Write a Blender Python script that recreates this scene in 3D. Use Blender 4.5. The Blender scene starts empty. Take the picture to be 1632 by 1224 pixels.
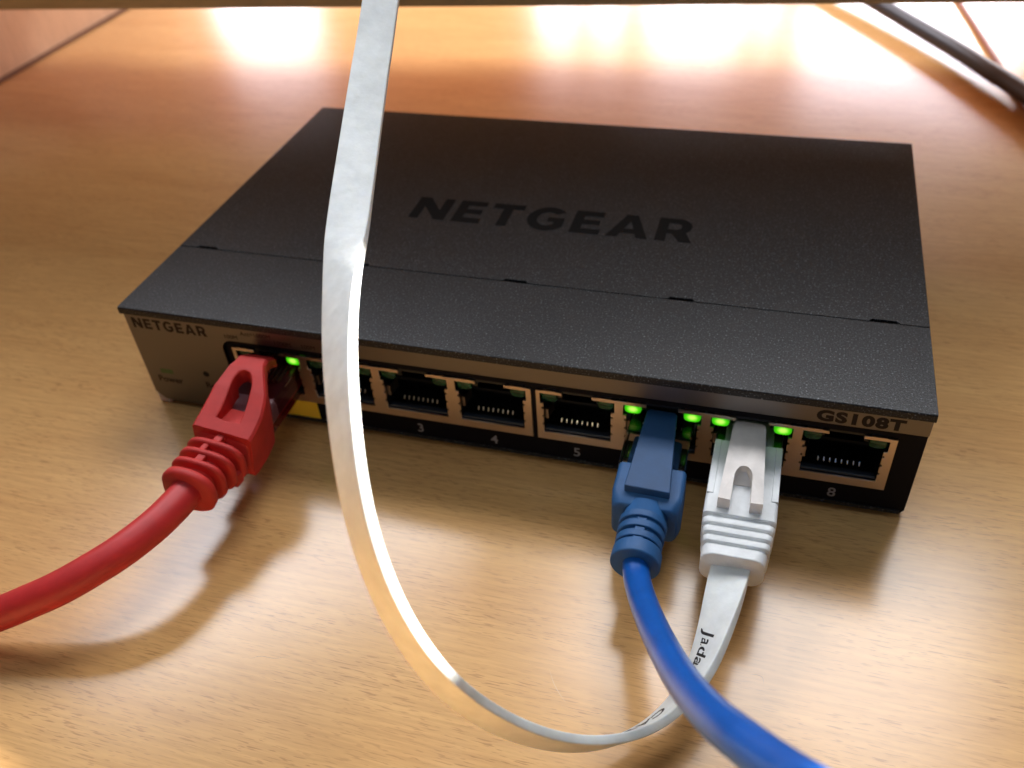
import bpy, bmesh, math, random
from mathutils import Vector, Matrix
random.seed(7)
sc = bpy.context.scene
COL = sc.collection
MM = 0.001

# ---------------------------------------------------------------- camera
CAM_POS = Vector((127.25, -120.81, 129.91)) * MM
CAM_ROT = Matrix(((0.95869, -0.13382, 0.25100), (0.27719, 0.63749, -0.71887), (-0.06381, 0.75875, 0.64825)))
cd = bpy.data.cameras.new('camera')
cam = bpy.data.objects.new('camera', cd)
COL.objects.link(cam)
cam.matrix_world = Matrix.Translation(CAM_POS) @ CAM_ROT.to_4x4()
cd.sensor_fit = 'HORIZONTAL'
cd.sensor_width = 4.8
cd.lens = 4.8 * 1427.05 / 1632
cd.clip_start = 0.005
cd.clip_end = 50
cd.dof.use_dof = True
cd.dof.focus_distance = 0.143
cd.dof.aperture_fstop = 3.0
sc.camera = cam

# ---------------------------------------------------------------- world, lamps, exposure
w = bpy.data.worlds.new('World'); sc.world = w; w.use_nodes = True
bg = w.node_tree.nodes['Background']
bg.inputs[0].default_value = (0.84, 0.80, 0.76, 1)
bg.inputs[1].default_value = 0.10
sc.view_settings.view_transform = 'Standard'
sc.view_settings.look = 'None'
sc.view_settings.gamma = 1
sc.view_settings.use_curve_mapping = False
sc.view_settings.exposure = 0.0

def area(name, pos, target, sx, sy, energy, col):
    l = bpy.data.lights.new(name, 'AREA'); l.shape = 'RECTANGLE'
    l.size = sx * MM; l.size_y = sy * MM; l.energy = energy; l.color = col
    o = bpy.data.objects.new(name, l); COL.objects.link(o)
    o.location = Vector(pos) * MM
    d = (Vector(target) - Vector(pos)).normalized()
    o.rotation_euler = d.to_track_quat('-Z', 'Y').to_euler()
    return o

# window lights behind the desk: bright daylight between dark mullions (radiance = energy / (4 pi^-1 ...) kept equal)
RW = 17.0
def window_light(x0, x1, z0, z1, k=1.0, col=(0.86, 0.88, 1.0)):
    a = (x1 - x0) * MM * (z1 - z0) * MM
    o = area('window_light', ((x0 + x1) / 2, 1000, (z0 + z1) / 2), ((x0 + x1) / 2, 0, (z0 + z1) / 2), x1 - x0, z1 - z0, RW * k * a * math.pi, col)
window_light(-650, -505, 130, 272, 1.3)
window_light(-186, -140, 150, 268, 1.0)
window_light(-118, -80, 150, 266, 1.0)
window_light(-48, 62, 130, 262, 1.2)
window_light(83, 104, 150, 262, 1.0)
window_light(138, 372, 130, 268, 1.7)
window_light(400, 560, 130, 280, .9, (1, .95, .80))
# tall upper windows seen over the shelf, reflected in the near part of the desk
area('upper_window_light', (-560, 640, 830), (60, -30, 0), 620, 440, 13.0, (0.90, 0.93, 1.0))
area('upper_window_light', (190, 700, 960), (100, -30, 0), 560, 420, 9.8, (0.96, 0.97, 1.0))
# added fill lamps: cool daylight from overhead, warm room bounce from behind the desk
area('overhead_fill', (60, -60, 950), (80, -20, 0), 700, 300, 1.35, (0.74, 0.89, 1.0))
area('bounce_fill', (-100, 1012, 450), (-100, 0, 450), 2200, 860, 6.4, (1.0, 0.36, 0.13))
# shaft of sunlight that catches the loop of the flat cable
sd = Vector((0.80, 0.36, 0.45)).normalized()
sp = bpy.data.lights.new('sun_and_fill_spot', 'SPOT')
sp.energy = 420; sp.color = (1, 0.96, 0.9); sp.spot_size = 2 * math.atan(.0300); sp.spot_blend = 0.05; sp.shadow_soft_size = 0.004
spo = bpy.data.objects.new('sun_and_fill_spot', sp); COL.objects.link(spo)
top_, bot_ = Vector((70.5, -25, 64.6)), Vector((95.6, -66.2, 29.0))
lx = (top_ - bot_); lx = (lx - sd * lx.dot(sd)).normalized(); ly = sd.cross(lx)
mid_ = (top_ + bot_) / 2 + ly * 7.0 + lx * .4
spo.matrix_world = Matrix.Translation((mid_ + sd * 1000) * MM) @ Matrix((lx, ly, sd)).transposed().to_4x4() @ Matrix.Diagonal((1, .31, 1, 1))

# added spot on the desk out of view, bouncing warm fill onto the loop
sp2 = bpy.data.lights.new('sun_and_fill_spot', 'SPOT')
sp2.energy = 1600; sp2.color = (1, 0.96, 0.9); sp2.spot_size = 2 * math.atan(.045); sp2.spot_blend = 0.1; sp2.shadow_soft_size = 0.004
sp2o = bpy.data.objects.new('sun_and_fill_spot', sp2); COL.objects.link(sp2o)
sp2o.location = (Vector((45, -168, 0)) + sd * 1000) * MM
sp2o.rotation_euler = sd.to_track_quat('Z', 'Y').to_euler()

# ---------------------------------------------------------------- materials
def lin(c):
    return c
def mat(name, col, rough=0.5, metal=0.0, spec=0.5, **kw):
    m = bpy.data.materials.new(name); m.use_nodes = True
    b = m.node_tree.nodes['Principled BSDF']
    b.inputs['Base Color'].default_value = (*col, 1)
    b.inputs['Roughness'].default_value = rough
    b.inputs['Metallic'].default_value = metal
    b.inputs['Specular IOR Level'].default_value = spec
    for k, v in kw.items():
        b.inputs[k.replace('_', ' ')].default_value = v
    return m
def nodes(m):
    return m.node_tree.nodes, m.node_tree.links, m.node_tree.nodes['Principled BSDF']
def noise_node(m, scale, detail=3, rough=.5, vec=None, dist=0.0):
    N, L, b = nodes(m)
    n = N.new('ShaderNodeTexNoise'); n.inputs['Scale'].default_value = scale
    n.inputs['Detail'].default_value = detail; n.inputs['Roughness'].default_value = rough
    n.inputs['Distortion'].default_value = dist
    if vec is None:
        tc = N.new('ShaderNodeTexCoord'); vec = tc.outputs['Object']
    L.new(vec, n.inputs['Vector'])
    return n
def ramp(m, src, stops):
    N, L, b = nodes(m)
    r = N.new('ShaderNodeValToRGB')
    els = r.color_ramp.elements
    while len(els) > len(stops): els.remove(els[-1])
    while len(els) < len(stops): els.new(1.0)
    for e, (p, c) in zip(els, stops):
        e.position = p; e.color = (*c, 1) if len(c) == 3 else c
    L.new(src, r.inputs[0]); return r
def bump(m, src, dist, strength=1.0):
    N, L, b = nodes(m)
    bp = N.new('ShaderNodeBump'); bp.inputs['Distance'].default_value = dist; bp.inputs['Strength'].default_value = strength
    L.new(src, bp.inputs['Height'])
    old = b.inputs['Normal'].links
    if old: L.new(old[0].from_socket, bp.inputs['Normal'])
    L.new(bp.outputs[0], b.inputs['Normal'])
    return bp
def mapping(m, rot, scale, loc=(0, 0, 0)):
    N, L, b = nodes(m)
    tc = N.new('ShaderNodeTexCoord'); mp = N.new('ShaderNodeMapping')
    mp.inputs['Rotation'].default_value = rot; mp.inputs['Scale'].default_value = scale; mp.inputs['Location'].default_value = loc
    L.new(tc.outputs['Object'], mp.inputs['Vector'])
    return mp.outputs['Vector']

def wood(name, c_lo, c_hi, c_pore, rot, rough=.24, ax=0, pore=1.0, spec=.5):
    """beech laminate: broad tone drift, soft grain streaks, short dark pore dashes along axis ax"""
    m = mat(name, c_hi, rough, spec=spec)
    N, L, b = nodes(m)
    def sc3(a, c, d=None):
        d = c if d is None else d
        return (a, c, d) if ax == 0 else ((c, d, a) if ax == 2 else (c, a, d))
    n1 = noise_node(m, 1, 3, .55, mapping(m, rot, sc3(9, 42)), .6)
    r1 = ramp(m, n1.outputs['Fac'], [(.3, c_lo), (.68, c_hi)])
    n2 = noise_node(m, 1, 3, .6, mapping(m, rot, sc3(70, 1300)), .2)
    r2 = ramp(m, n2.outputs['Fac'], [(.3, (.84, .81, .78)), (.65, (1.06, 1.06, 1.05))])
    mx = N.new('ShaderNodeMix'); mx.data_type = 'RGBA'; mx.blend_type = 'MULTIPLY'; mx.inputs[0].default_value = .8
    L.new(r1.outputs[0], mx.inputs[6]); L.new(r2.outputs[0], mx.inputs[7])
    # pores
    n3 = noise_node(m, 1, 1.5, .5, mapping(m, rot, sc3(330, 3700)), .25)
    r3 = ramp(m, n3.outputs['Fac'], [(.57, (0, 0, 0)), (.65, (1, 1, 1))])
    n4 = noise_node(m, 1, 2, .5, mapping(m, rot, sc3(40, 160)), .2)
    r4 = ramp(m, n4.outputs['Fac'], [(.38, (0.30, .3, .3)), (.62, (1, 1, 1))])
    mu = N.new('ShaderNodeMath'); mu.operation = 'MULTIPLY'
    L.new(r3.outputs[0], mu.inputs[0]); L.new(r4.outputs[0], mu.inputs[1])
    mu2 = N.new('ShaderNodeMath'); mu2.operation = 'MULTIPLY'; mu2.inputs[1].default_value = .50 * pore
    L.new(mu.outputs[0], mu2.inputs[0])
    mx2 = N.new('ShaderNodeMix'); mx2.data_type = 'RGBA'
    L.new(mu2.outputs[0], mx2.inputs[0]); L.new(mx.outputs[2], mx2.inputs[6]); mx2.inputs[7].default_value = (*c_pore, 1)
    L.new(mx2.outputs[2], b.inputs['Base Color'])
    nb = noise_node(m, 1, 2, .6, mapping(m, rot, sc3(1200, 2600)))
    bump(m, nb.outputs['Fac'], 0.000008, .4)
    nr = noise_node(m, 30, 3)
    rr = N.new('ShaderNodeMapRange'); rr.inputs['To Min'].default_value = rough - .02; rr.inputs['To Max'].default_value = rough + .03
    L.new(nr.outputs['Fac'], rr.inputs['Value']); L.new(rr.outputs[0], b.inputs['Roughness'])
    return m
M = {}
M['desk'] = wood('beech_desk', (.62, .335, .125), (.71, .415, .165), (.27, .11, .04), (0, 0, math.radians(-8.5)), .205)
M['panel'] = wood('beech_panel', (.72, .47, .30), (.80, .55, .37), (.35, .18, .10), (0, math.radians(8), 0), .5, 2, .5)
M['shelf'] = wood('shelf_wood', (.62, .42, .20), (.70, .50, .26), (.4, .25, .12), (0, 0, 0), .5, 0, .4)

def powder(name, col):
    m = mat(name, col, .30, spec=.20)
    N, L, b = nodes(m)
    n = noise_node(m, 3600, 2, .6)
    bump(m, n.outputs['Fac'], 0.00012, .5)
    n2 = noise_node(m, 3000, 1, .5)
    r = ramp(m, n2.outputs['Fac'], [(.35, tuple(c * .6 for c in col)), (.62, tuple(c * 1.25 for c in col)), (.78, tuple(min(1, c * 9.0) for c in col))])
    L.new(r.outputs[0], b.inputs['Base Color'])
    return m
M['cover'] = powder('dark_grey_powder_coat', (.017, .018, .020))
M['logo'] = mat('gloss_black_print', (.0045, .004, .004), .7, spec=.08)
M['groove'] = mat('dark_gap', (.004, .004, .004), .9)
def brushed(name, col, rough):
    m = mat(name, col, rough, 1.0)
    n = noise_node(m, 1, 2, .5, mapping(m, (0, 0, 0), (300, 300, 4000)))
    bump(m, n.outputs['Fac'], 0.00002, .3)
    return m
M['silver'] = brushed('silver_bezel', (.17, .157, .150), .38)
M['black'] = mat('black_plastic', (.003, .003, .006), .55, spec=.1)
M['jack'] = mat('jack_black_plastic', (.006, .007, .010), .3)
M['ledge'] = mat('jack_grey_ledge', (.018, .024, .036), .35)
M['nickel'] = brushed('nickel_shield', (.62, .50, .42), .34)
M['gold'] = mat('gold_contact', (.80, .70, .52), .35, 1.0)
M['led_off'] = mat('dim_green_lens', (.012, .085, .035), .22, Transmission_Weight=.25)
m = mat('lit_green_lens', (.02, .25, .01), .3); M['led_on'] = m
N, L, b = nodes(m)
tc = N.new('ShaderNodeTexCoord'); gm = N.new('ShaderNodeVectorMath'); gm.operation = 'DISTANCE'
gm.inputs[1].default_value = (.5, .5, .5)
sx_ = N.new('ShaderNodeVectorMath'); sx_.operation = 'MULTIPLY'; sx_.inputs[1].default_value = (1, 0, 1); gm.inputs[1].default_value = (.5, 0, .5)
L.new(tc.outputs['Generated'], sx_.inputs[0]); L.new(sx_.outputs[0], gm.inputs[0])
r = ramp(m, gm.outputs['Value'], [(.12, (.55, 1.0, .12)), (.34, (.06, .62, .0)), (.60, (.0, .07, .01))])
L.new(r.outputs[0], b.inputs['Emission Color']); b.inputs['Emission Strength'].default_value = 1.1
M['yellow'] = mat('yellow_label', (.95, .68, .05), .5)
M['print_dark'] = mat('dark_print', (.012, .008, .008), .6, spec=.2)
M['print_light'] = mat('light_print', (.24, .24, .26), .5)
M['power_led'] = mat('unlit_green_power_mark', (.05, .12, .03), .4)
M['foot'] = mat('clear_rubber_foot', (.55, .50, .48), .4)
def plastic(name, col, rough, bumpd=0.00005, scale=1800, **kw):
    m = mat(name, col, rough, **kw)
    n = noise_node(m, scale, 3, .6)
    bump(m, n.outputs['Fac'], bumpd, .5)
    n2 = noise_node(m, 260, 3, .6)
    N, L, b = nodes(m)
    r = ramp(m, n2.outputs['Fac'], [(.3, tuple(c * .88 for c in col)), (.7, tuple(min(1, c * 1.08) for c in col))])
    L.new(r.outputs[0], b.inputs['Base Color'])
    return m
M['red'] = plastic('red_boot_rubber', (.54, .024, .019), .62)
M['red_cable'] = plastic('red_cable_jacket', (.52, .021, .022), .5, .00003, 900)
M['blue'] = plastic('blue_boot_rubber', (.008, .078, .225), .6)
M['blue_tab'] = plastic('blue_tab_rubber', (.008, .058, .165), .6)
M['blue_cable'] = plastic('blue_cable_jacket', (.006, .080, .35), .28, .00002, 700, spec=.38)
M['white'] = plastic('white_boot_plastic', (.72, .74, .75), .5)
M['cream'] = plastic('cream_tab_plastic', (.72, .67, .63), .5)
m = plastic('white_flat_jacket', (.68, .70, .69), .6, Subsurface_Weight=.5)
nodes(m)[2].inputs['Subsurface Radius'].default_value = (.0030, .0024, .0016)
nn = noise_node(m, 210, 2, .5, mapping(m, (0, 0, 0), (1, 1, 1)), .4)
bump(m, nn.outputs['Fac'], 0.0006, .24)
M['flat'] = m
M['ink'] = mat('black_ink', (.012, .012, .014), .5)
def clear(name, col, rough=.06):
    m = mat(name, col, rough, Transmission_Weight=1.0, IOR=1.45)
    return m
M['clear'] = clear('clear_plug_plastic', (.88, .90, .92), .05)
M['clear_red'] = clear('clear_plug_plastic_by_red', (.86, .62, .66), .09)
M['core_pink'] = mat('pinkish_plug_core', (.45, .27, .29), .5)
M['core_red'] = mat('dark_red_plug_core', (.16, .02, .03), .5)
M['mark_light'] = mat('pale_scratch', (.66, .46, .27), .4)
M['mark_dark'] = mat('dark_scratch', (.22, .12, .06), .5)
M['edge_brown'] = mat('brown_edge_strip', (.16, .07, .035), .5)
M['dark_cable'] = mat('dark_cable_jacket', (.016, .016, .026), .42)
M['wire_red'] = mat('brown_wire', (.25, .06, .03), .5)

# ---------------------------------------------------------------- mesh helpers (millimetres in, metres out)
def link(name, bm, m, parent=None, smooth=False, loc=None, bevel=0, kind=None, label=None, wn=True):
    bmesh.ops.scale(bm, vec=(MM, MM, MM), verts=bm.verts)
    me = bpy.data.meshes.new(name); bm.to_mesh(me); bm.free()
    me.materials.append(M[m] if isinstance(m, str) else m)
    if smooth:
        for p in me.polygons: p.use_smooth = True
    o = bpy.data.objects.new(name, me); COL.objects.link(o)
    if parent: o.parent = parent
    if loc is not None: o.location = Vector(loc) * MM
    if bevel:
        bv = o.modifiers.new('bevel', 'BEVEL'); bv.width = bevel * MM; bv.segments = 3; bv.limit_method = 'ANGLE'; bv.angle_limit = math.radians(40)
        for p in me.polygons: p.use_smooth = True
        o.modifiers.new('wn', 'WEIGHTED_NORMAL').keep_sharp = False
    if kind: o['kind'] = kind
    if label: o['label'] = label
    return o
def empty(name, loc, label, cat, group=None):
    o = bpy.data.objects.new(name, None); COL.objects.link(o); o.empty_display_size = .01
    o.location = Vector(loc) * MM
    o['label'] = label; o['category'] = cat
    if group: o['group'] = group
    return o
def box(bm, x0, x1, y0, y1, z0, z1):
    vs = [bm.verts.new(p) for p in ((x0, y0, z0), (x1, y0, z0), (x1, y1, z0), (x0, y1, z0), (x0, y0, z1), (x1, y0, z1), (x1, y1, z1), (x0, y1, z1))]
    for f in ((0, 3, 2, 1), (4, 5, 6, 7), (0, 1, 5, 4), (1, 2, 6, 5), (2, 3, 7, 6), (3, 0, 4, 7)):
        bm.faces.new([vs[i] for i in f])
    return vs
def bx(*a):
    bm = bmesh.new(); box(bm, *a); return bm
def prism(loops, axis, a0, a1, close=True):
    """2D loops (outer + holes) extruded along axis between a0 and a1 through a filled curve"""
    cu = bpy.data.curves.new('tmp', 'CURVE'); cu.dimensions = '2D'; cu.fill_mode = 'BOTH'
    for lp in loops:
        s = cu.splines.new('POLY'); s.points.add(len(lp) - 1); s.use_cyclic_u = True
        for p, q in zip(s.points, lp): p.co = (q[0], q[1], 0, 1)
    cu.extrude = .5
    o = bpy.data.objects.new('tmp', cu); COL.objects.link(o)
    dg = bpy.context.evaluated_depsgraph_get()
    me = bpy.data.meshes.new_from_object(o.evaluated_get(dg))
    bpy.data.objects.remove(o); bpy.data.curves.remove(cu)
    bm = bmesh.new(); bm.from_mesh(me); bpy.data.meshes.remove(me)
    bmesh.ops.remove_doubles(bm, verts=bm.verts, dist=1e-4)
    for v in bm.verts:
        x, y, z = v.co; t = a0 + (z + .5) * (a1 - a0)
        v.co = (x, t, y) if axis == 'y' else ((x, y, t) if axis == 'z' else (t, x, y))
    bmesh.ops.recalc_face_normals(bm, faces=bm.faces)
    return bm
def rrect(x0, x1, y0, y1, r, n=6):
    pts = []
    for cx, cy, a in ((x1 - r, y1 - r, 0), (x0 + r, y1 - r, 90), (x0 + r, y0 + r, 180), (x1 - r, y0 + r, 270)):
        for i in range(n + 1):
            t = math.radians(a + 90 * i / n); pts.append((cx + r * math.cos(t), cy + r * math.sin(t)))
    return pts
def loft(secs, n=48, caps=True):
    """superellipse sections along y: (y, rx, rz, power, cx, cz)"""
    bm = bmesh.new(); rings = []
    for (y, rx, rz, pw, cx, cz) in secs:
        ring = []
        for i in range(n):
            t = 2 * math.pi * i / n; c, s = math.cos(t), math.sin(t)
            ring.append(bm.verts.new((cx + rx * math.copysign(abs(c) ** (2 / pw), c), y, cz + rz * math.copysign(abs(s) ** (2 / pw), s))))
        rings.append(ring)
    for a, b in zip(rings[:-1], rings[1:]):
        for i in range(n): bm.faces.new((a[i], a[(i + 1) % n], b[(i + 1) % n], b[i]))
    if caps:
        bm.faces.new(rings[0][::-1]); bm.faces.new(rings[-1])
    bmesh.ops.recalc_face_normals(bm, faces=bm.faces)
    return bm
def rloft(secs):
    """rounded-rectangle sections along y: (y, half width, half height, corner radius, cx, cz)"""
    bm = bmesh.new(); rings = []
    for (y, a_, b_, r_, cx, cz) in secs:
        rings.append([bm.verts.new((cx + p[0], y, cz + p[1])) for p in rrect(-a_, a_, -b_, b_, r_, 5)])
    n = len(rings[0])
    for a_, b_ in zip(rings[:-1], rings[1:]):
        for i in range(n): bm.faces.new((a_[i], a_[(i + 1) % n], b_[(i + 1) % n], b_[i]))
    bm.faces.new(rings[0][::-1]); bm.faces.new(rings[-1])
    bmesh.ops.recalc_face_normals(bm, faces=bm.faces)
    return bm
def catmull(P, per=12):
    P = [Vector(p) for p in P]; Q = [P[0] * 2 - P[1]] + P + [P[-1] * 2 - P[-2]]; out = []
    for i in range(1, len(Q) - 2):
        for j in range(per):
            t = j / per; a, b, c, d = Q[i - 1], Q[i], Q[i + 1], Q[i + 2]
            out.append(.5 * ((2 * b) + (-a + c) * t + (2 * a - 5 * b + 4 * c - d) * t * t + (-a + 3 * b - 3 * c + d) * t ** 3))
    out.append(P[-1]); return out
def tube(P, r, n=32, per=12):
    pts = catmull(P, per); bm = bmesh.new(); rings = []
    up = Vector((0, 0, 1)); prev = None
    for i, p in enumerate(pts):
        t = (pts[min(i + 1, len(pts) - 1)] - pts[max(i - 1, 0)]).normalized()
        if prev is None: u = t.orthogonal().normalized()
        else: u = (prev - t * prev.dot(t)).normalized()
        prev = u; v = t.cross(u)
        rings.append([bm.verts.new(p + (u * math.cos(2 * math.pi * k / n) + v * math.sin(2 * math.pi * k / n)) * r) for k in range(n)])
    for a, b in zip(rings[:-1], rings[1:]):
        for k in range(n): bm.faces.new((a[k], a[(k + 1) % n], b[(k + 1) % n], b[k]))
    bm.faces.new(rings[0][::-1]); bm.faces.new(rings[-1])
    bmesh.ops.recalc_face_normals(bm, faces=bm.faces)
    return bm

# ---------------------------------------------------------------- lettering
def arc(cx, cy, rx, ry, a0, a1, n=14):
    return [(cx + rx * math.cos(math.radians(a0 + (a1 - a0) * i / n)), cy + ry * math.sin(math.radians(a0 + (a1 - a0) * i / n))) for i in range(n + 1)]
GL = {
 'N': (1.0, [[(0, 0), (0, 1), (.30, 1), (.72, .44), (.72, 1), (.98, 1), (.98, 0), (.70, 0), (.26, .58), (.26, 0)]]),
 'E': (.76, [[(0, 0), (0, 1), (.74, 1), (.74, .79), (.26, .79), (.26, .61), (.70, .61), (.70, .41), (.26, .41), (.26, .21), (.76, .21), (.76, 0)]]),
 'T': (.84, [[(.29, 0), (.29, .78), (0, .78), (0, 1), (.84, 1), (.84, .78), (.55, .78), (.55, 0)]]),
 'G': (1.02, [arc(.53, .5, .53, .53, 40, 322, 26) + [(.97, .20), (.97, .57), (.54, .57), (.54, .38), (.72, .38), (.72, .27)] + arc(.53, .5, .27, .31, 312, 48, 20)]),
 'A': (1.04, [[(0, 0), (.38, 1), (.66, 1), (1.04, 0), (.76, 0), (.70, .18), (.34, .18), (.28, 0)], [(.40, .37), (.64, .37), (.52, .72)]]),
 'R': (.90, [[(0, 0), (0, 1), (.50, 1)] + arc(.50, .67, .34, .33, 80, -50, 10) + [(.90, 0), (.60, 0), (.38, .34), (.26, .34), (.26, 0)], [(.26, .52), (.26, .80)] + arc(.46, .66, .13, .14, 90, -90, 8)]),
}
def word_loops(word, x0, x1, y0, y1, gap=.17):
    tot = sum(GL[c][0] for c in word) + gap * (len(word) - 1)
    k = (x1 - x0) / tot; x = 0; L_ = []
    for c in word:
        for lp in GL[c][1]: L_.append([(x0 + (x + px) * k, y0 + py * (y1 - y0)) for px, py in lp])
        x += GL[c][0] + gap
    return L_
def text_bm(s, size, bold=0.0, sx=1.0, shear=0.0, spacing=1.0, thick=.02, center=True):
    """flat lettering in the xy plane, thickness along z, baseline at 0"""
    cu = bpy.data.curves.new('tmp', 'FONT'); cu.body = s; cu.size = size * 1.38; cu.offset = bold; cu.extrude = thick / 2
    cu.align_x = 'CENTER' if center else 'LEFT'; cu.shear = shear; cu.space_character = spacing; cu.resolution_u = 4
    o = bpy.data.objects.new('tmp', cu); COL.objects.link(o)
    dg = bpy.context.evaluated_depsgraph_get()
    me = bpy.data.meshes.new_from_object(o.evaluated_get(dg))
    bpy.data.objects.remove(o); bpy.data.curves.remove(cu)
    bm = bmesh.new(); bm.from_mesh(me); bpy.data.meshes.remove(me)
    for v in bm.verts: v.co.x *= sx
    return bm
def front_text(name, s, x, z, y, size, m, parent, **kw):
    bm = text_bm(s, size, **kw)
    for v in bm.verts:
        a, b_, c = v.co; v.co = (x + a, y - c, z + b_)
    return link(name, bm, m, parent)

# ---------------------------------------------------------------- the desk and what frames it
bm = bx(-600, 520, -330, 430, -22, 0)
d = link('desk_surface', bm, 'desk', kind='structure')
p_ = empty('side_panel', (-190, 200, 0), 'pale wooden side panel standing along the left edge of the desk', 'panel')
link('board', bx(-9, 9, -175, 95, .05, 260), 'panel', p_, bevel=.6)
link('edge_strip', bx(9.05, 10.6, -175, 95, .05, 1.3), 'edge_brown', p_)
# shelf board crossing above the far side of the desk
a = Vector((-120, 118, 44.6)); b_ = Vector((184, 150, 44.6))
dirv = (b_ - a).normalized(); ang = math.atan2(dirv.y, dirv.x)
s_ = empty('shelf_board', ((a + b_) / 2)[:], 'brown wooden shelf edge crossing the very top of the view', 'shelf')
s_.rotation_euler = (0, 0, ang)
link('plank', bx(-330, 330, 0, 95, 0, 20), 'shelf', s_, bevel=.5)
link('unseen_shade_board', bx(-330, 330, 10, 28, 20.05, 145), 'shelf', s_, bevel=.5)  # unseen board above the frame, added to shade the switch and desk

# ---------------------------------------------------------------- the switch
W, D, H = 158.0, 99.6, 27.0
sw = empty('network_switch', (0, 0, 0), 'dark grey eight port network switch with three cables plugged in', 'network switch')
# covers
YS = 24.3
bm = bmesh.new()
prof = [(0.0, 25.35), (0.0, 26.55), (0.12, 26.85), (.45, 27.0), (YS - .25, 27.0), (YS - .08, 26.93), (YS, 26.7), (YS, 25.35)]
ra = [bm.verts.new((0, y, z)) for y, z in prof]; rb = [bm.verts.new((W, y, z)) for y, z in prof]
for i in range(len(prof)): bm.faces.new((ra[i], ra[(i + 1) % len(prof)], rb[(i + 1) % len(prof)], rb[i]))
bm.faces.new(ra[::-1]); bm.faces.new(rb)
bmesh.ops.recalc_face_normals(bm, faces=bm.faces)
link('front_cover', bm, 'cover', sw, bevel=.06)
# rear cover with five slot notches along its front edge
y0 = YS + .02
lp = [(0, y0)]
for cx in (6.9, 44.0, 79.1, 112.8, 150.2):
    lp += [(cx - 2.7, y0), (cx - 2.2, y0 + .75), (cx + 2.2, y0 + .75), (cx + 2.7, y0)]
lp += [(W, y0), (W, D), (0, D)]
link('rear_cover', prism([lp], 'z', 1.4, 27.05), 'cover', sw, bevel=.10)
link('inner_chassis', bx(.6, W - .6, 16.0, y0 + 1.2, 1.5, 26.2), 'groove', sw)
link('side_wall', bx(0.0, .9, 2.5, y0 - .05, 1.4, 25.3), 'cover', sw)
link('side_wall', bx(W - .9, W, 2.5, y0 - .05, 1.4, 25.3), 'cover', sw)
link('base_plate', bx(.95, W - .95, 1.2, y0 - .1, 1.3, 2.1), 'cover', sw)
for fx, fy in ((6, 8), (152, 8), (6, 92), (152, 92)):
    bm = bmesh.new(); bmesh.ops.create_cone(bm, cap_ends=True, segments=24, radius1=4.6, radius2=4.2, depth=1.25)
    for v in bm.verts: v.co += Vector((fx, fy, .66))
    link('rubber_foot', bm, 'foot', sw, smooth=False)
bm = bx(0.1, 3.2, .9, 4.2, .1, 2.6)
link('corner_foot', bm, 'foot', sw, bevel=.5)
bm = prism(word_loops('NETGEAR', 47.4, 112.0, 45.2, 54.6), 'z', 27.06, 27.10)
link('top_lettering', bm, 'logo', sw)
# silver bezel: left block plus the strip above the jacks
Y_S = .75
bz = [(0.2, 25.3), (0.2, 3.4), (2.2, 1.4), (22.2, 1.4), (22.2, 18.6)] + [(22.2 + 2.7 - 2.7 * math.cos(t), 18.6 + 2.7 * math.sin(t)) for t in [math.radians(a_) for a_ in range(10, 91, 16)]] + [(W - .4, 21.35), (W - .15, 21.6), (W - .15, 25.3)]
link('silver_bezel', prism([bz], 'y', Y_S, Y_S + 1.0), 'silver', sw, bevel=.08)
# black faceplate with two jack-block cut-outs
G1, G2 = (24.1, 88.25), (89.25, 153.4)
plate = [(22.0, 1.4), (W - .8, 1.4), (W - .15, 2.2), (W - .15, 21.3), (22.0, 21.45)]
holes = [[(G1[0] + .3, 7.3), (G1[1] - .3, 7.3), (G1[1] - .3, 19.6), (G1[0] + .3, 19.6)], [(G2[0] + .3, 7.3), (G2[1] - .3, 7.3), (G2[1] - .3, 19.6), (G2[0] + .3, 19.6)]]
link('black_faceplate', prism([plate] + holes, 'y', 1.45, 2.4), 'black', sw)
PC = [32.08, 48.07, 64.05, 80.04, 97.15, 113.14, 129.12, 145.11]
def comb(x0, x1, cs):
    zt, zb = 19.35, 7.0
    pts = [(x0, zb), (x1, zb), (x1, zt)]
    for c in cs[::-1]:
        pts += [(c + 2.9, zt), (c + 2.9, zt - .62), (c + 7.2, zt - .62), (c + 7.2, 16.15), (c + 6.55, 16.15)]
        for z in (15.0, 12.9, 10.8):
            pts += [(c + 6.55, z + .28), (c + 6.9, z + .28), (c + 6.9, z - .28), (c + 6.55, z - .28)]
        pts += [(c + 6.55, 8.75), (c - 6.55, 8.75)]
        for z in (10.8, 12.9, 15.0):
            pts += [(c - 6.55, z - .28), (c - 6.9, z - .28), (c - 6.9, z + .28), (c - 6.55, z + .28)]
        pts += [(c - 6.55, 16.15), (c - 7.2, 16.15), (c - 7.2, zt - .62), (c - 2.9, zt - .62), (c - 2.9, zt)]
    return pts + [(x0, zt)]
for (x0, x1), cs in ((G1, PC[:4]), (G2, PC[4:])):
    link('jack_shield', prism([comb(x0, x1, cs)], 'y', 1.05, 1.44), 'nickel', sw)
    bm = bmesh.new()
    for i, c in enumerate(cs):      # folded spring tabs on the top edge
        box(bm, c - 6.6, c - 4.0, .95, 2.2, 19.30, 19.55); box(bm, c + 4.0, c + 6.6, .95, 2.2, 19.30, 19.55)
    link('shield_tab', bm, 'nickel', sw)
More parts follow.
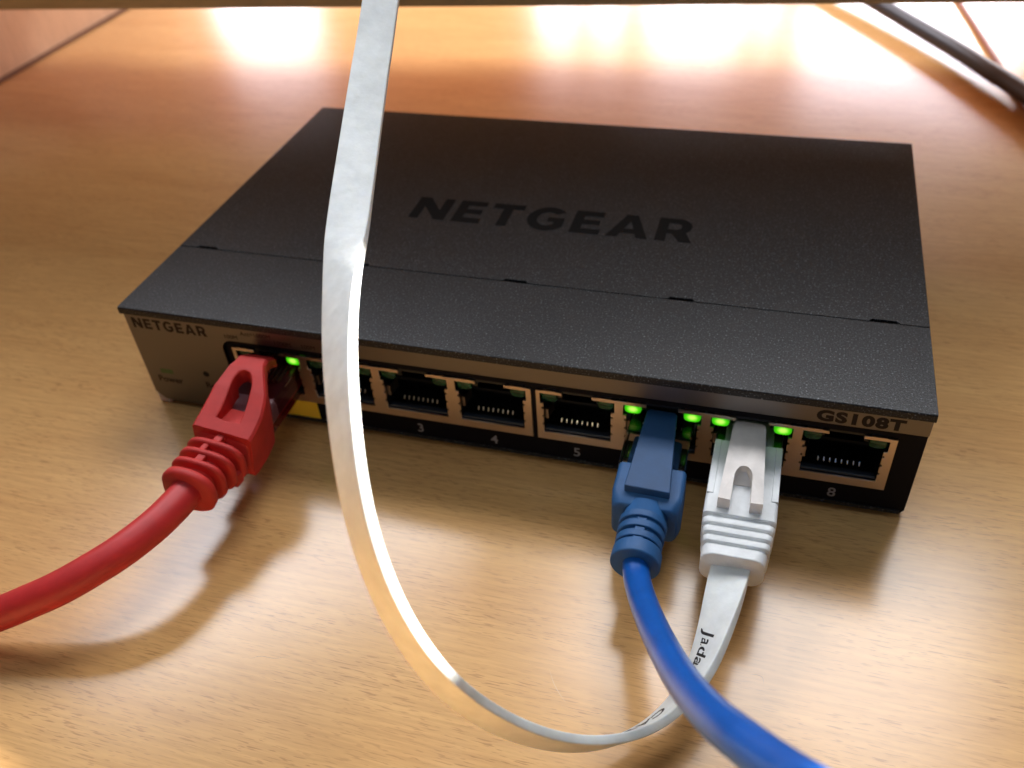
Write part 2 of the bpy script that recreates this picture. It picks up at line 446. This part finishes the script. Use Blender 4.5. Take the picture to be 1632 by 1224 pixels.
def port(c, lit):
    j = link('port', bx(c - 7.25, c + 7.25, 13.5, 14.0, 8.2, 19.3), 'jack', sw)
    bm = bmesh.new()
    box(bm, c - 7.6, c - 6.6, 1.5, 13.5, 8.2, 16.1); box(bm, c + 6.6, c + 7.6, 1.5, 13.5, 8.2, 16.1)
    box(bm, c - 7.2, c + 7.2, 1.5, 13.5, 19.0, 19.5)
    box(bm, c - 7.6, c - 3.3, 3.4, 13.5, 16.0, 18.9); box(bm, c + 3.3, c + 7.6, 3.4, 13.5, 16.0, 18.9)
    box(bm, c - 7.2, c + 7.2, 6.5, 13.5, 12.2, 12.9)
    link('housing', bm, 'jack', j)
    link('ledge', bx(c - 6.55, c + 6.55, 1.6, 3.0, 7.9, 9.3), 'ledge', j, bevel=.25)
    for k in range(8):
        bm = bmesh.new(); x = c + (k - 3.5) * 1.02
        vs = box(bm, x - .11, x + .11, 3.1, 3.5, 10.0, 10.25)
        for v in (vs[2], vs[3], vs[6], vs[7]): v.co.z += .5
        link('contact', bm, 'gold', j)
    bm = bmesh.new()   # side grounding spring
    vs = box(bm, c - 6.5, c - 6.0, 2.4, 5.5, 11.2, 13.6); vs[3].co.x += 1.0; vs[7].co.x += 1.0
    link('side_spring', bm, 'nickel', j)
    for sgn in (-1, 1):
        cx = c + sgn * 5.45; on = sgn in lit
        bm = loft([(1.55, 1.3, 1.0, 3.0, 0, 0), (1.75, 1.55, 1.2, 3.2, 0, 0), (2.3, 1.6, 1.25, 3.4, 0, 0)], 28)
        o = link('status_light', bm, 'led_on' if on else 'led_off', sw, smooth=True, loc=(cx, 0, 17.5), label='lit green port light' if on else None)
for c, lit in zip(PC, ((1,), (), (), (), (), (-1, 1), (-1, 1), ())): port(c, lit)
for n, c in enumerate(PC, 1):
    if n > 1: front_text('port_number', str(n), c - .2, 3.05, 1.40, 2.3, 'print_light', sw, bold=.03, thick=.04)
link('yellow_sticker', bx(24.5, 40.6, 1.40, 1.44, 1.75, 6.75), 'yellow', sw)
bm = prism(word_loops('NETGEAR', 1.7, 19.4, 21.55, 24.15, .2), 'y', Y_S - .03, Y_S - .003)
link('brand_lettering', bm, 'print_dark', sw)
front_text('model_lettering', 'GS108T', 146.6, 22.0, Y_S - .02, 2.3, 'print_dark', sw, bold=.17, sx=1.22, spacing=1.14, thick=.03)
front_text('power_lettering', 'Power', 5.6, 6.9, Y_S - .02, 1.7, 'print_dark', sw, bold=.03, thick=.03)
link('power_light', bx(3.9, 7.0, Y_S - .03, Y_S + .02, 9.4, 10.6), 'power_led', sw)
bm = loft([(Y_S - .02, .75, .75, 2, 15.6, 10.9), (Y_S + .01, .75, .75, 2, 15.6, 10.9)], 24)
link('reset_hole', bm, 'groove', sw)
front_text('reset_lettering', 'Reset', 17.0, 7.0, Y_S - .02, 1.6, 'print_dark', sw, bold=.03, thick=.03)
for s, x, z in (('100M', 25.0, 21.9), ('Act=1000M', 31.0, 23.2), ('1000M', 36.8, 21.9), ('100M', 42.5, 21.9)):
    front_text('speed_lettering', s, x, z, Y_S - .02, 1.05, 'print_dark', sw, bold=.0, thick=.03)

# ---------------------------------------------------------------- clear plug shared by the cables
def plug(parent, m, c, zc=12.4, y1=9.0, y0=-10.5):
    o = link('plug', bx(c - 5.85, c + 5.85, y0, y1, zc - 3.6, zc + 3.2), m, parent, bevel=.35)
    return o

# ---------------------------------------------------------------- red cable
RX = 32.1
rc = empty('patch_cable', (32.1, -3, 0), 'thick red round network cable in the leftmost port', 'cable')
def rl(name, bm, m='red', **kw):
    if name not in ('plug', 'wire', 'contact', 'cord'):
        for v in bm.verts:      # the soft boot is twisted and bent a little by the weight of its cord
            t = min(1, max(0, (-2 - v.co.y) / 16)); t = t * t * (3 - 2 * t)
            a_ = math.radians(9) * t; x, z = v.co.x - RX, v.co.z - 12.5
            k = max(0, min(1, (-v.co.y - 21) / 10))
            v.co.x = RX + x * math.cos(a_) + z * math.sin(a_) + 1.2 * t - 1.2 * k; v.co.z = 12.5 - x * math.sin(a_) + z * math.cos(a_)
    for v in bm.verts: v.co -= Vector((32.1, -3, 0))
    return link(name, bm, m, rc, **kw)
rl('plug', bx(RX - 5.85, RX + 5.85, -17.0, 8.0, 8.9, 15.6), 'clear_red', bevel=.4)
bm = bmesh.new()
for k in range(8):
    box(bm, RX + (k - 3.5) * 1.02 - .33, RX + (k - 3.5) * 1.02 + .33, -8.0, 7.0, 10.0, 10.7)
rl('wire', bm, 'red_cable')
bm = bmesh.new()
for k in range(8):
    box(bm, RX + (k - 3.5) * 1.02 - .15, RX + (k - 3.5) * 1.02 + .15, -2.6, 7.2, 13.9, 15.2)
rl('contact', bm, 'gold')
# boot shell: lower cup behind the plug, then the sloped snag-free hood with its oval window
def boot_top(y):      # height of the hood's upper face along the plug
    pts = [(-1.0, 20.0), (-3.5, 21.6), (-7.0, 21.9), (-12, 20.8), (-18, 18.9), (-24, 17.3), (-30, 16)]
    for (ya, za), (yb, zb) in zip(pts[:-1], pts[1:]):
        if y <= ya and y >= yb: return za + (zb - za) * (y - ya) / (yb - ya)
    return pts[0][1] if y > -1 else pts[-1][1]
def hood_half(y):
    pts = [(-.8, 3.3), (-5.0, 3.45), (-8.5, 4.5), (-12, 5.6), (-16, 6.0), (-20.0, 6.1), (-21.3, 6.0)]
    for (ya, za), (yb, zb) in zip(pts[:-1], pts[1:]):
        if y <= ya and y >= yb: return za + (zb - za) * (y - ya) / (yb - ya)
    return pts[0][1] if y > -1 else pts[-1][1]
ys = [-.9 - i * .29 for i in range(70)] + [-21.2]
def win_half(y):
    if y > -7.6 or y < -18.8: return 0.0
    t = (y + 7.6) / -11.2
    return 2.15 * (1 - (1 - min(1, t / .34)) ** 2) ** .5 if t < .34 else 2.15 + .35 * (t - .34)
bm = bmesh.new()
def strip(side):
    rows = []
    for y in ys:
        ho, hi = hood_half(y), win_half(y)
        zt = boot_top(y); zb = 16.2 if y > -9.5 else (8.0 - 0 if y < -12 else 16.2 + (y + 9.5) / 2.5 * 8.2)
        if y > -5: zb = zt - 2.4
        elif y > -9.5: zb = zt - 2.4 - (y + 5) / -4.5 * 1.2
        fl = 15.9
        rows.append([(side * hi, zt if hi == 0 else zt - .25), (side * (hi + .35), zt), (side * (ho - .5), zt - .05), (side * ho, zt - .6), (side * ho, zb), (side * max(hi, .0), max(zb, fl) if hi > 0 else zb)])
    vr = [[bm.verts.new((RX + x, y, z)) for x, z in r_] for y, r_ in zip(ys, rows)]
    for a_, b2 in zip(vr[:-1], vr[1:]):
        for i in range(6): bm.faces.new((a_[i], a_[(i + 1) % 6], b2[(i + 1) % 6], b2[i]))
    bm.faces.new(vr[0]); bm.faces.new(vr[-1])
strip(1); strip(-1)
bmesh.ops.remove_doubles(bm, verts=bm.verts, dist=.01)
# drop coincident inner faces along the centre line
bad = [f for f in bm.faces if all(abs(v.co.x - RX) < .02 for v in f.verts)]
bmesh.ops.delete(bm, geom=bad, context='FACES_ONLY')
bmesh.ops.recalc_face_normals(bm, faces=bm.faces)
hood = rl('boot_hood', bm, smooth=True, bevel=.28)
bm = bmesh.new(); vs = box(bm, RX - 3.5, RX + 3.5, -20.4, -13.0, 15.0, 15.8)
for i in (4, 5): vs[i].co.z += 1.9
rl('boot_floor', bm)
bm = bmesh.new(); box(bm, RX - 4.4, RX + 4.4, -12.5, -7.5, 11.0, 14.2)
rl('plug_core', bm, 'core_pink')
rl('plug_core', bx(RX - 4.6, RX + 4.6, -7.4, 1.0, 10.9, 13.0), 'core_red')
rl('boot_cup', loft([(-13.8, 5.2, 3.4, 6, RX, 11.4), (-14.0, 5.7, 4.0, 6, RX, 11.6), (-20.8, 5.85, 4.6, 6, RX, 12.2), (-21.3, 5.5, 4.4, 6, RX, 12.2)]), smooth=True)
rl('relief_core', loft([(-20.6, 3.7, 3.1, 2.4, RX, 12.7), (-31.0, 3.4, 3.1, 2.2, RX, 12.9)]), smooth=True)
for y, rx, rz in ((-23.4, 5.9, 4.7), (-26.0, 5.6, 4.7), (-28.6, 5.3, 4.7)):
    rl('relief_ring', loft([(y + .62, rx - .5, rz - .5, 3, RX, 12.8), (y + .4, rx, rz, 3, RX, 12.8), (y - .4, rx, rz, 3, RX, 12.8), (y - .62, rx - .5, rz - .5, 3, RX, 12.8)]), smooth=True)
rl('relief_flange', loft([(-30.6, 4.7, 4.5, 2.4, RX, 12.8), (-30.9, 5.2, 5.0, 2.4, RX, 12.8), (-32.0, 5.3, 5.1, 2.4, RX, 12.8), (-32.6, 4.8, 4.6, 2.4, RX, 12.8)]), smooth=True)
bm = bmesh.new(); box(bm, RX - .8, RX + .8, -23.4, -21.0, 14.5, 17.3); box(bm, RX - 1.0, RX + .6, -28.4, -26.0, 14.5, 17.1); box(bm, RX - 1.8, RX - .6, -25.8, -23.6, 14.5, 17.1)
box(bm, RX + 3.4, RX + 5.4, -25.8, -23.6, 9.0, 12.0)
rl('relief_bridge', bm, bevel=.3)
RED = [(RX, -31.5, 13.1), (32.0, -34.5, 13.0), (30.9, -40.5, 13.0), (28.4, -46.8, 12.8), (24.8, -51.6, 12.0), (20.6, -55.4, 10.7), (16.0, -58.0, 9.1), (10.8, -60.4, 7.2), (.9, -64.7, 4.2), (-14, -70, 3.1), (-60, -86, 3.1)]
rl('cord', tube(RED, 2.98), 'red_cable', smooth=True)

# ---------------------------------------------------------------- blue cable
bc = empty('patch_cable', (113.14, -3, 0), 'blue round network cable with ribbed boot beside the white plug', 'cable')
BXc = 113.14
def bl(name, bm, m='blue', **kw):
    for v in bm.verts: v.co -= Vector((BXc, -3, 0))
    return link(name, bm, m, bc, **kw)
bl('plug', bx(BXc - 5.85, BXc + 5.85, -10.4, 8, 8.9, 15.3), 'clear', bevel=.35)
bl('plug_core', loft([(-10.0, 4.6, 2.2, 4, BXc, 11.8), (-2, 4.4, 2.0, 4, BXc, 11.8)]), 'blue', smooth=True)
bl('boot_body', rloft([(-10.0, 5.95, 4.4, .9, BXc + .3, 11.1), (-16.5, 6.05, 4.5, .9, BXc + .4, 11.1), (-18.2, 5.8, 4.3, 1.3, BXc + .4, 11.0), (-19.4, 5.5, 4.0, 1.6, BXc + .4, 10.8)]), bevel=.35)
bl('relief_core', loft([(-18.0, 4.0, 4.0, 2.3, BXc + .5, 11.7), (-28.5, 2.9, 2.9, 2.1, BXc + .6, 11.6)]), smooth=True)
for y, r_ in ((-21.2, 4.15), (-23.3, 4.05), (-25.4, 3.95)):
    bl('relief_ring', loft([(y + .70, r_, r_, 2.1, BXc + .5, 11.7), (y - .70, r_ - .05, r_ - .05, 2.1, BXc + .5, 11.7)]), bevel=.2)
bl('relief_flange', loft([(-26.4, 4.1, 4.1, 2, BXc + .6, 11.6), (-29.3, 4.15, 4.15, 2, BXc + .6, 11.6)]), bevel=.35)
bm = bmesh.new()
for y in (-20.1, -22.2, -24.4, -26.3): box(bm, BXc - .35, BXc + 1.35, y - .65, y + .65, 14.3, 15.35)
bl('relief_bridge', bm, bevel=.2)
tab = [(-3.8, -16.8), (-3.75, -17.0), (3.9, -17.2), (3.95, -17.0), (2.75, 1.6), (2.3, 2.2), (-2.3, 2.2), (-2.8, 1.7)]
bm = prism([tab], 'z', 0, 1)
for v in bm.verts:
    y = v.co.y; v.co.x += BXc + .3 - .3 * (y + 17) / 19
    top = 17.6 if y > -16 else 17.0
    v.co.z = (top if v.co.z > .5 else 15.2)
bl('latch_cover', bm, 'blue_tab', bevel=.3)
BLUE = [(113.7, -27.0, 11.5), (114.0, -29.6, 11.6), (115.2, -33.9, 12.5), (117.9, -41.5, 16.3), (121.1, -50.2, 22.4), (124.7, -60.3, 31.4), (128.1, -69.2, 41.0), (130.9, -75.0, 47.8), (134.1, -79.6, 52.7), (138.3, -84.5, 57.9), (150, -97, 70)]
bl('cord', tube(BLUE, 2.2), 'blue_cable', smooth=True)

# ---------------------------------------------------------------- white flat cable
WX = 129.12
wc = empty('patch_cable', (WX, -3, 0), 'white flat network cable looping up across the front of the switch', 'cable')
def wl(name, bm, m='white', **kw):
    for v in bm.verts: v.co -= Vector((WX, -3, 0))
    return link(name, bm, m, wc, **kw)
wl('plug', bx(WX - 5.8, WX + 5.8, -3, 8, 8.9, 15.0), 'clear', bevel=.3)
bm = bmesh.new()
box(bm, WX - 4.3, WX + 4.3, 0.4, 7, 10.2, 13.4)
wl('plug_core', bm, 'white', bevel=.3)
wl('boot_body', rloft([(-.4, 5.9, 3.55, .6, WX, 11.5), (-18.1, 6.0, 3.65, .8, WX, 11.5)]), bevel=.2)
bm = bmesh.new()
box(bm, WX - 5.9, WX - 4.75, -13.8, -.6, 14.9, 15.28); box(bm, WX + 4.75, WX + 5.9, -13.8, -.6, 14.9, 15.28)
wl('side_rail', bm, bevel=.15)
wl('relief_core', rloft([(-17.6, 5.4, 3.05, 1, WX, 11.5), (-25.0, 4.9, 2.8, 1, WX, 11.4)]))
for i, y in enumerate((-19.5, -21.4, -23.3)):
    r_ = 5.9 - .22 * i; q_ = 3.6 - .05 * i
    wl('relief_ring', rloft([(y + .66, r_, q_, 1.1, WX, 11.5), (y - .55, r_ - .15, q_ - .12, 1.1, WX, 11.5)]), bevel=.22)
wl('relief_flange', rloft([(-24.3, 5.2, 3.4, 1.6, WX - .1, 11.4), (-26.5, 5.1, 3.4, 2.2, WX - .2, 11.4)]), bevel=.3)
tabw = [(-3.65, -16.9), (-1.62, -17.0), (-1.5, -12.2)] + [(1.5 * math.cos(t), -12.0 + 2.7 * math.sin(t)) for t in [math.radians(a_) for a_ in range(170, 9, -16)]] + [(1.5, -12.2), (1.62, -17.0), (3.65, -16.9), (2.8, .6), (2.5, 1.4), (1.9, 1.7), (-1.9, 1.7), (-2.5, 1.4), (-2.8, .6)]
bm = prism([tabw], 'z', 0, 1)
for v in bm.verts:
    y = v.co.y; v.co.x += WX - .25
    v.co.z = (18.2 if y > -14 else 17.6) if v.co.z > .5 else (15.1 if y < -8 else 16.2)
wl('latch_cover', bm, 'cream', bevel=.35)
bm = bmesh.new()
vs = box(bm, WX - 2.1, WX + 1.6, -11.2, -8.4, 15.12, 15.3)
for i in (6, 7): vs[i].co.z += 2.0
wl('latch_root', bm, 'cream')

RIB = [(128.87,-25.38,11.6,-1,0,0),(127.87,-35.59,9.89,-0.805,0.210,-0.554),(126.63,-42.38,8.28,-0.607,0.353,-0.712),(124.92,-46.85,7.05,-0.457,0.450,-0.767),(122.92,-50.04,6.23,-0.378,0.449,-0.810),(120.76,-52.64,5.83,-0.356,0.397,-0.846),(118.48,-54.80,5.89,-0.376,0.318,-0.870),(116.12,-56.64,6.40,-0.436,0.225,-0.872),(113.72,-58.28,7.38,-0.516,0.141,-0.845),(111.31,-59.76,8.82,-0.598,0.083,-0.797),(108.88,-61.10,10.72,-0.671,0.051,-0.740),(106.44,-62.33,13.06,-0.732,0.036,-0.681),(104.01,-63.45,15.82,-0.780,0.030,-0.625),(101.66,-64.43,18.93,-0.821,0.037,-0.570),(99.43,-65.22,22.32,-0.856,0.066,-0.512),(97.37,-65.79,25.92,-0.883,0.123,-0.454),(95.50,-66.11,29.66,-0.890,0.199,-0.411),(93.79,-66.15,33.46,-0.879,0.274,-0.390),(92.18,-65.87,37.26,-0.856,0.335,-0.394),(90.67,-65.26,40.96,-0.826,0.378,-0.419),(89.22,-64.28,44.50,-0.791,0.399,-0.464),(87.82,-62.91,47.80,-0.755,0.393,-0.524),(86.47,-61.15,50.78,-0.721,0.355,-0.595),(85.13,-58.97,53.39,-0.692,0.288,-0.662),(83.78,-56.44,55.63,-0.670,0.203,-0.714),(82.37,-53.58,57.50,-0.652,0.106,-0.750),(80.88,-50.44,59.00,-0.645,0.008,-0.764),(79.31,-47.03,60.18,-0.655,-0.072,-0.752),(77.70,-43.39,61.13,-0.680,-0.130,-0.721),(76.08,-39.53,61.92,-0.718,-0.167,-0.676),(74.48,-35.47,62.61,-0.766,-0.191,-0.614),(72.91,-31.21,63.30,-0.826,-0.211,-0.523),(71.36,-26.74,64.04,-0.901,-0.238,-0.363),(69.85,-22.06,64.90,-0.955,-0.270,-0.120),(68.34,-17.07,65.96,-0.955,-0.280,0.000),(66.77,-11.56,67.33,-0.955,-0.280,0.060),(65.09,-5.34,69.07,-0.955,-0.280,0.090),(63.22,1.93,71.37,-0.957,-0.270,0.100),(61.01,11.31,74.82,-0.960,-0.260,0.100),(58.26,24.05,80.12,-0.960,-0.260,0.100),(52.0,55.0,96.0,-.96,-.26,.1),(44.0,90.0,125.0,-.96,-.26,.1)]
def ribbon_frames():
    P = [Vector(r[:3]) for r in RIB]; Wd = [Vector(r[3:]) for r in RIB]
    ps = catmull(P, 6); ws = catmull(Wd, 6); out = []
    s = 0.0
    for i, p in enumerate(ps):
        t = (ps[min(i + 1, len(ps) - 1)] - ps[max(i - 1, 0)]).normalized()
        wv = ws[i]; wv = (wv - t * wv.dot(t)).normalized(); m_ = wv.cross(t)
        if i: s += (p - ps[i - 1]).length
        out.append((s, p, wv, m_, t))
    return out
FR = ribbon_frames()
WC, TH = 6.2, 1.4
def ribbon():
    bm = bmesh.new(); rings = []
    cr = rrect(-WC / 2, WC / 2, -TH / 2, TH / 2, .22, 3)
    rnd = random.Random(3)
    for s, p, wv, m_, t in FR:
        rings.append([bm.verts.new(p + wv * a_ + m_ * b2) for a_, b2 in cr])
    n = len(cr)
    for a_, b2 in zip(rings[:-1], rings[1:]):
        for k in range(n): bm.faces.new((a_[k], a_[(k + 1) % n], b2[(k + 1) % n], b2[k]))
    bm.faces.new(rings[0][::-1]); bm.faces.new(rings[-1])
    bmesh.ops.recalc_face_normals(bm, faces=bm.faces)
    return bm
wl('cord', ribbon(), 'flat', smooth=True)
def ribbon_text(s, s0, off, size, shear=.0, sx=1.0, bold=.03):
    bm = text_bm(s, size, bold=bold, shear=shear, thick=.03, center=False)
    bmesh.ops.triangulate(bm, faces=bm.faces)
    for v in bm.verts:
        u = s0 + v.co.x * sx; across = off + v.co.y; h = v.co.z
        for (sa, pa, wa, ma, ta), (sb, pb, wb, mb, tb) in zip(FR[:-1], FR[1:]):
            if sb >= u: break
        f = (u - sa) / max(sb - sa, 1e-6)
        p = pa.lerp(pb, f); wv = wa.lerp(wb, f).normalized(); m_ = ma.lerp(mb, f).normalized()
        v.co = p - wv * across + m_ * (TH / 2 + .025 + h)
    return bm
wl('printed_lettering', ribbon_text('Jadaol', 12.4, -1.3, 2.3, .2, 1.15, .05), 'ink')
wl('printed_lettering', ribbon_text('CAT', 26.4, -1.2, 2.2, .2, 1.3, .05), 'ink')

# ---------------------------------------------------------------- things lying at the back of the desk
dc = tube([(-40, 520, 40), (60, 400, 16), (125, 322, 7.5), (145, 290, 5.8), (159.4, 266, 5.2), (170.5, 246.5, 4.8), (182, 226, 4.6), (192, 206, 4.5), (200.0, 190, 4.5), (222, 140, 4.6), (260, 60, 4.0), (330, -60, 3.0)], 2.9)
o = link('dark_cable', dc, 'dark_cable', smooth=True)
o['label'] = 'dark grey cable running across the far right corner of the desk'; o['category'] = 'cable'

o = link('thin_wire', tube([(184, 330, .95), (189.4, 285.6, .95), (193.3, 254, .95), (196.8, 223.6, .95), (199.6, 198, .95), (204, 172, .95), (212, 140, .95)], .95), 'wire_red', smooth=True)
o['label'] = 'thin brown wire lying on the desk, passing under the dark cable at far right'; o['category'] = 'wire'
# small wear marks on the laminate
def mark(pts, wd, m):
    bm = bmesh.new(); L_ = []; Q_ = catmull([(x, y, 0) for x, y in pts], 6)
    for i, p in enumerate(Q_):
        t = (Q_[min(i + 1, len(Q_) - 1)] - Q_[max(i - 1, 0)]).normalized(); n_ = Vector((-t.y, t.x, 0)); k = wd * math.sin(math.pi * (i + .6) / (len(Q_) + .2)) / 2
        L_.append((bm.verts.new((p.x + n_.x * k, p.y + n_.y * k, .006)), bm.verts.new((p.x - n_.x * k, p.y - n_.y * k, .006))))
    for a_, b2 in zip(L_[:-1], L_[1:]): bm.faces.new((a_[0], a_[1], b2[1], b2[0]))
    bmesh.ops.recalc_face_normals(bm, faces=bm.faces)
    link('scratch', bm, m, d)
for m_ in [([(102.7, -44.0), (103.98, -46.2), (105.4, -47.9), (106.79, -49.2)], .08, 'mark_light'), ([(53.3, -54.2), (55.0, -53.3), (57.5, -53.1), (60.4, -51.9)], .07, 'mark_dark'), ([(134.0, -37.3), (135.0, -37.1), (135.9, -37.4), (136.2, -38.5)], .07, 'mark_dark')]:
    mark(*m_)
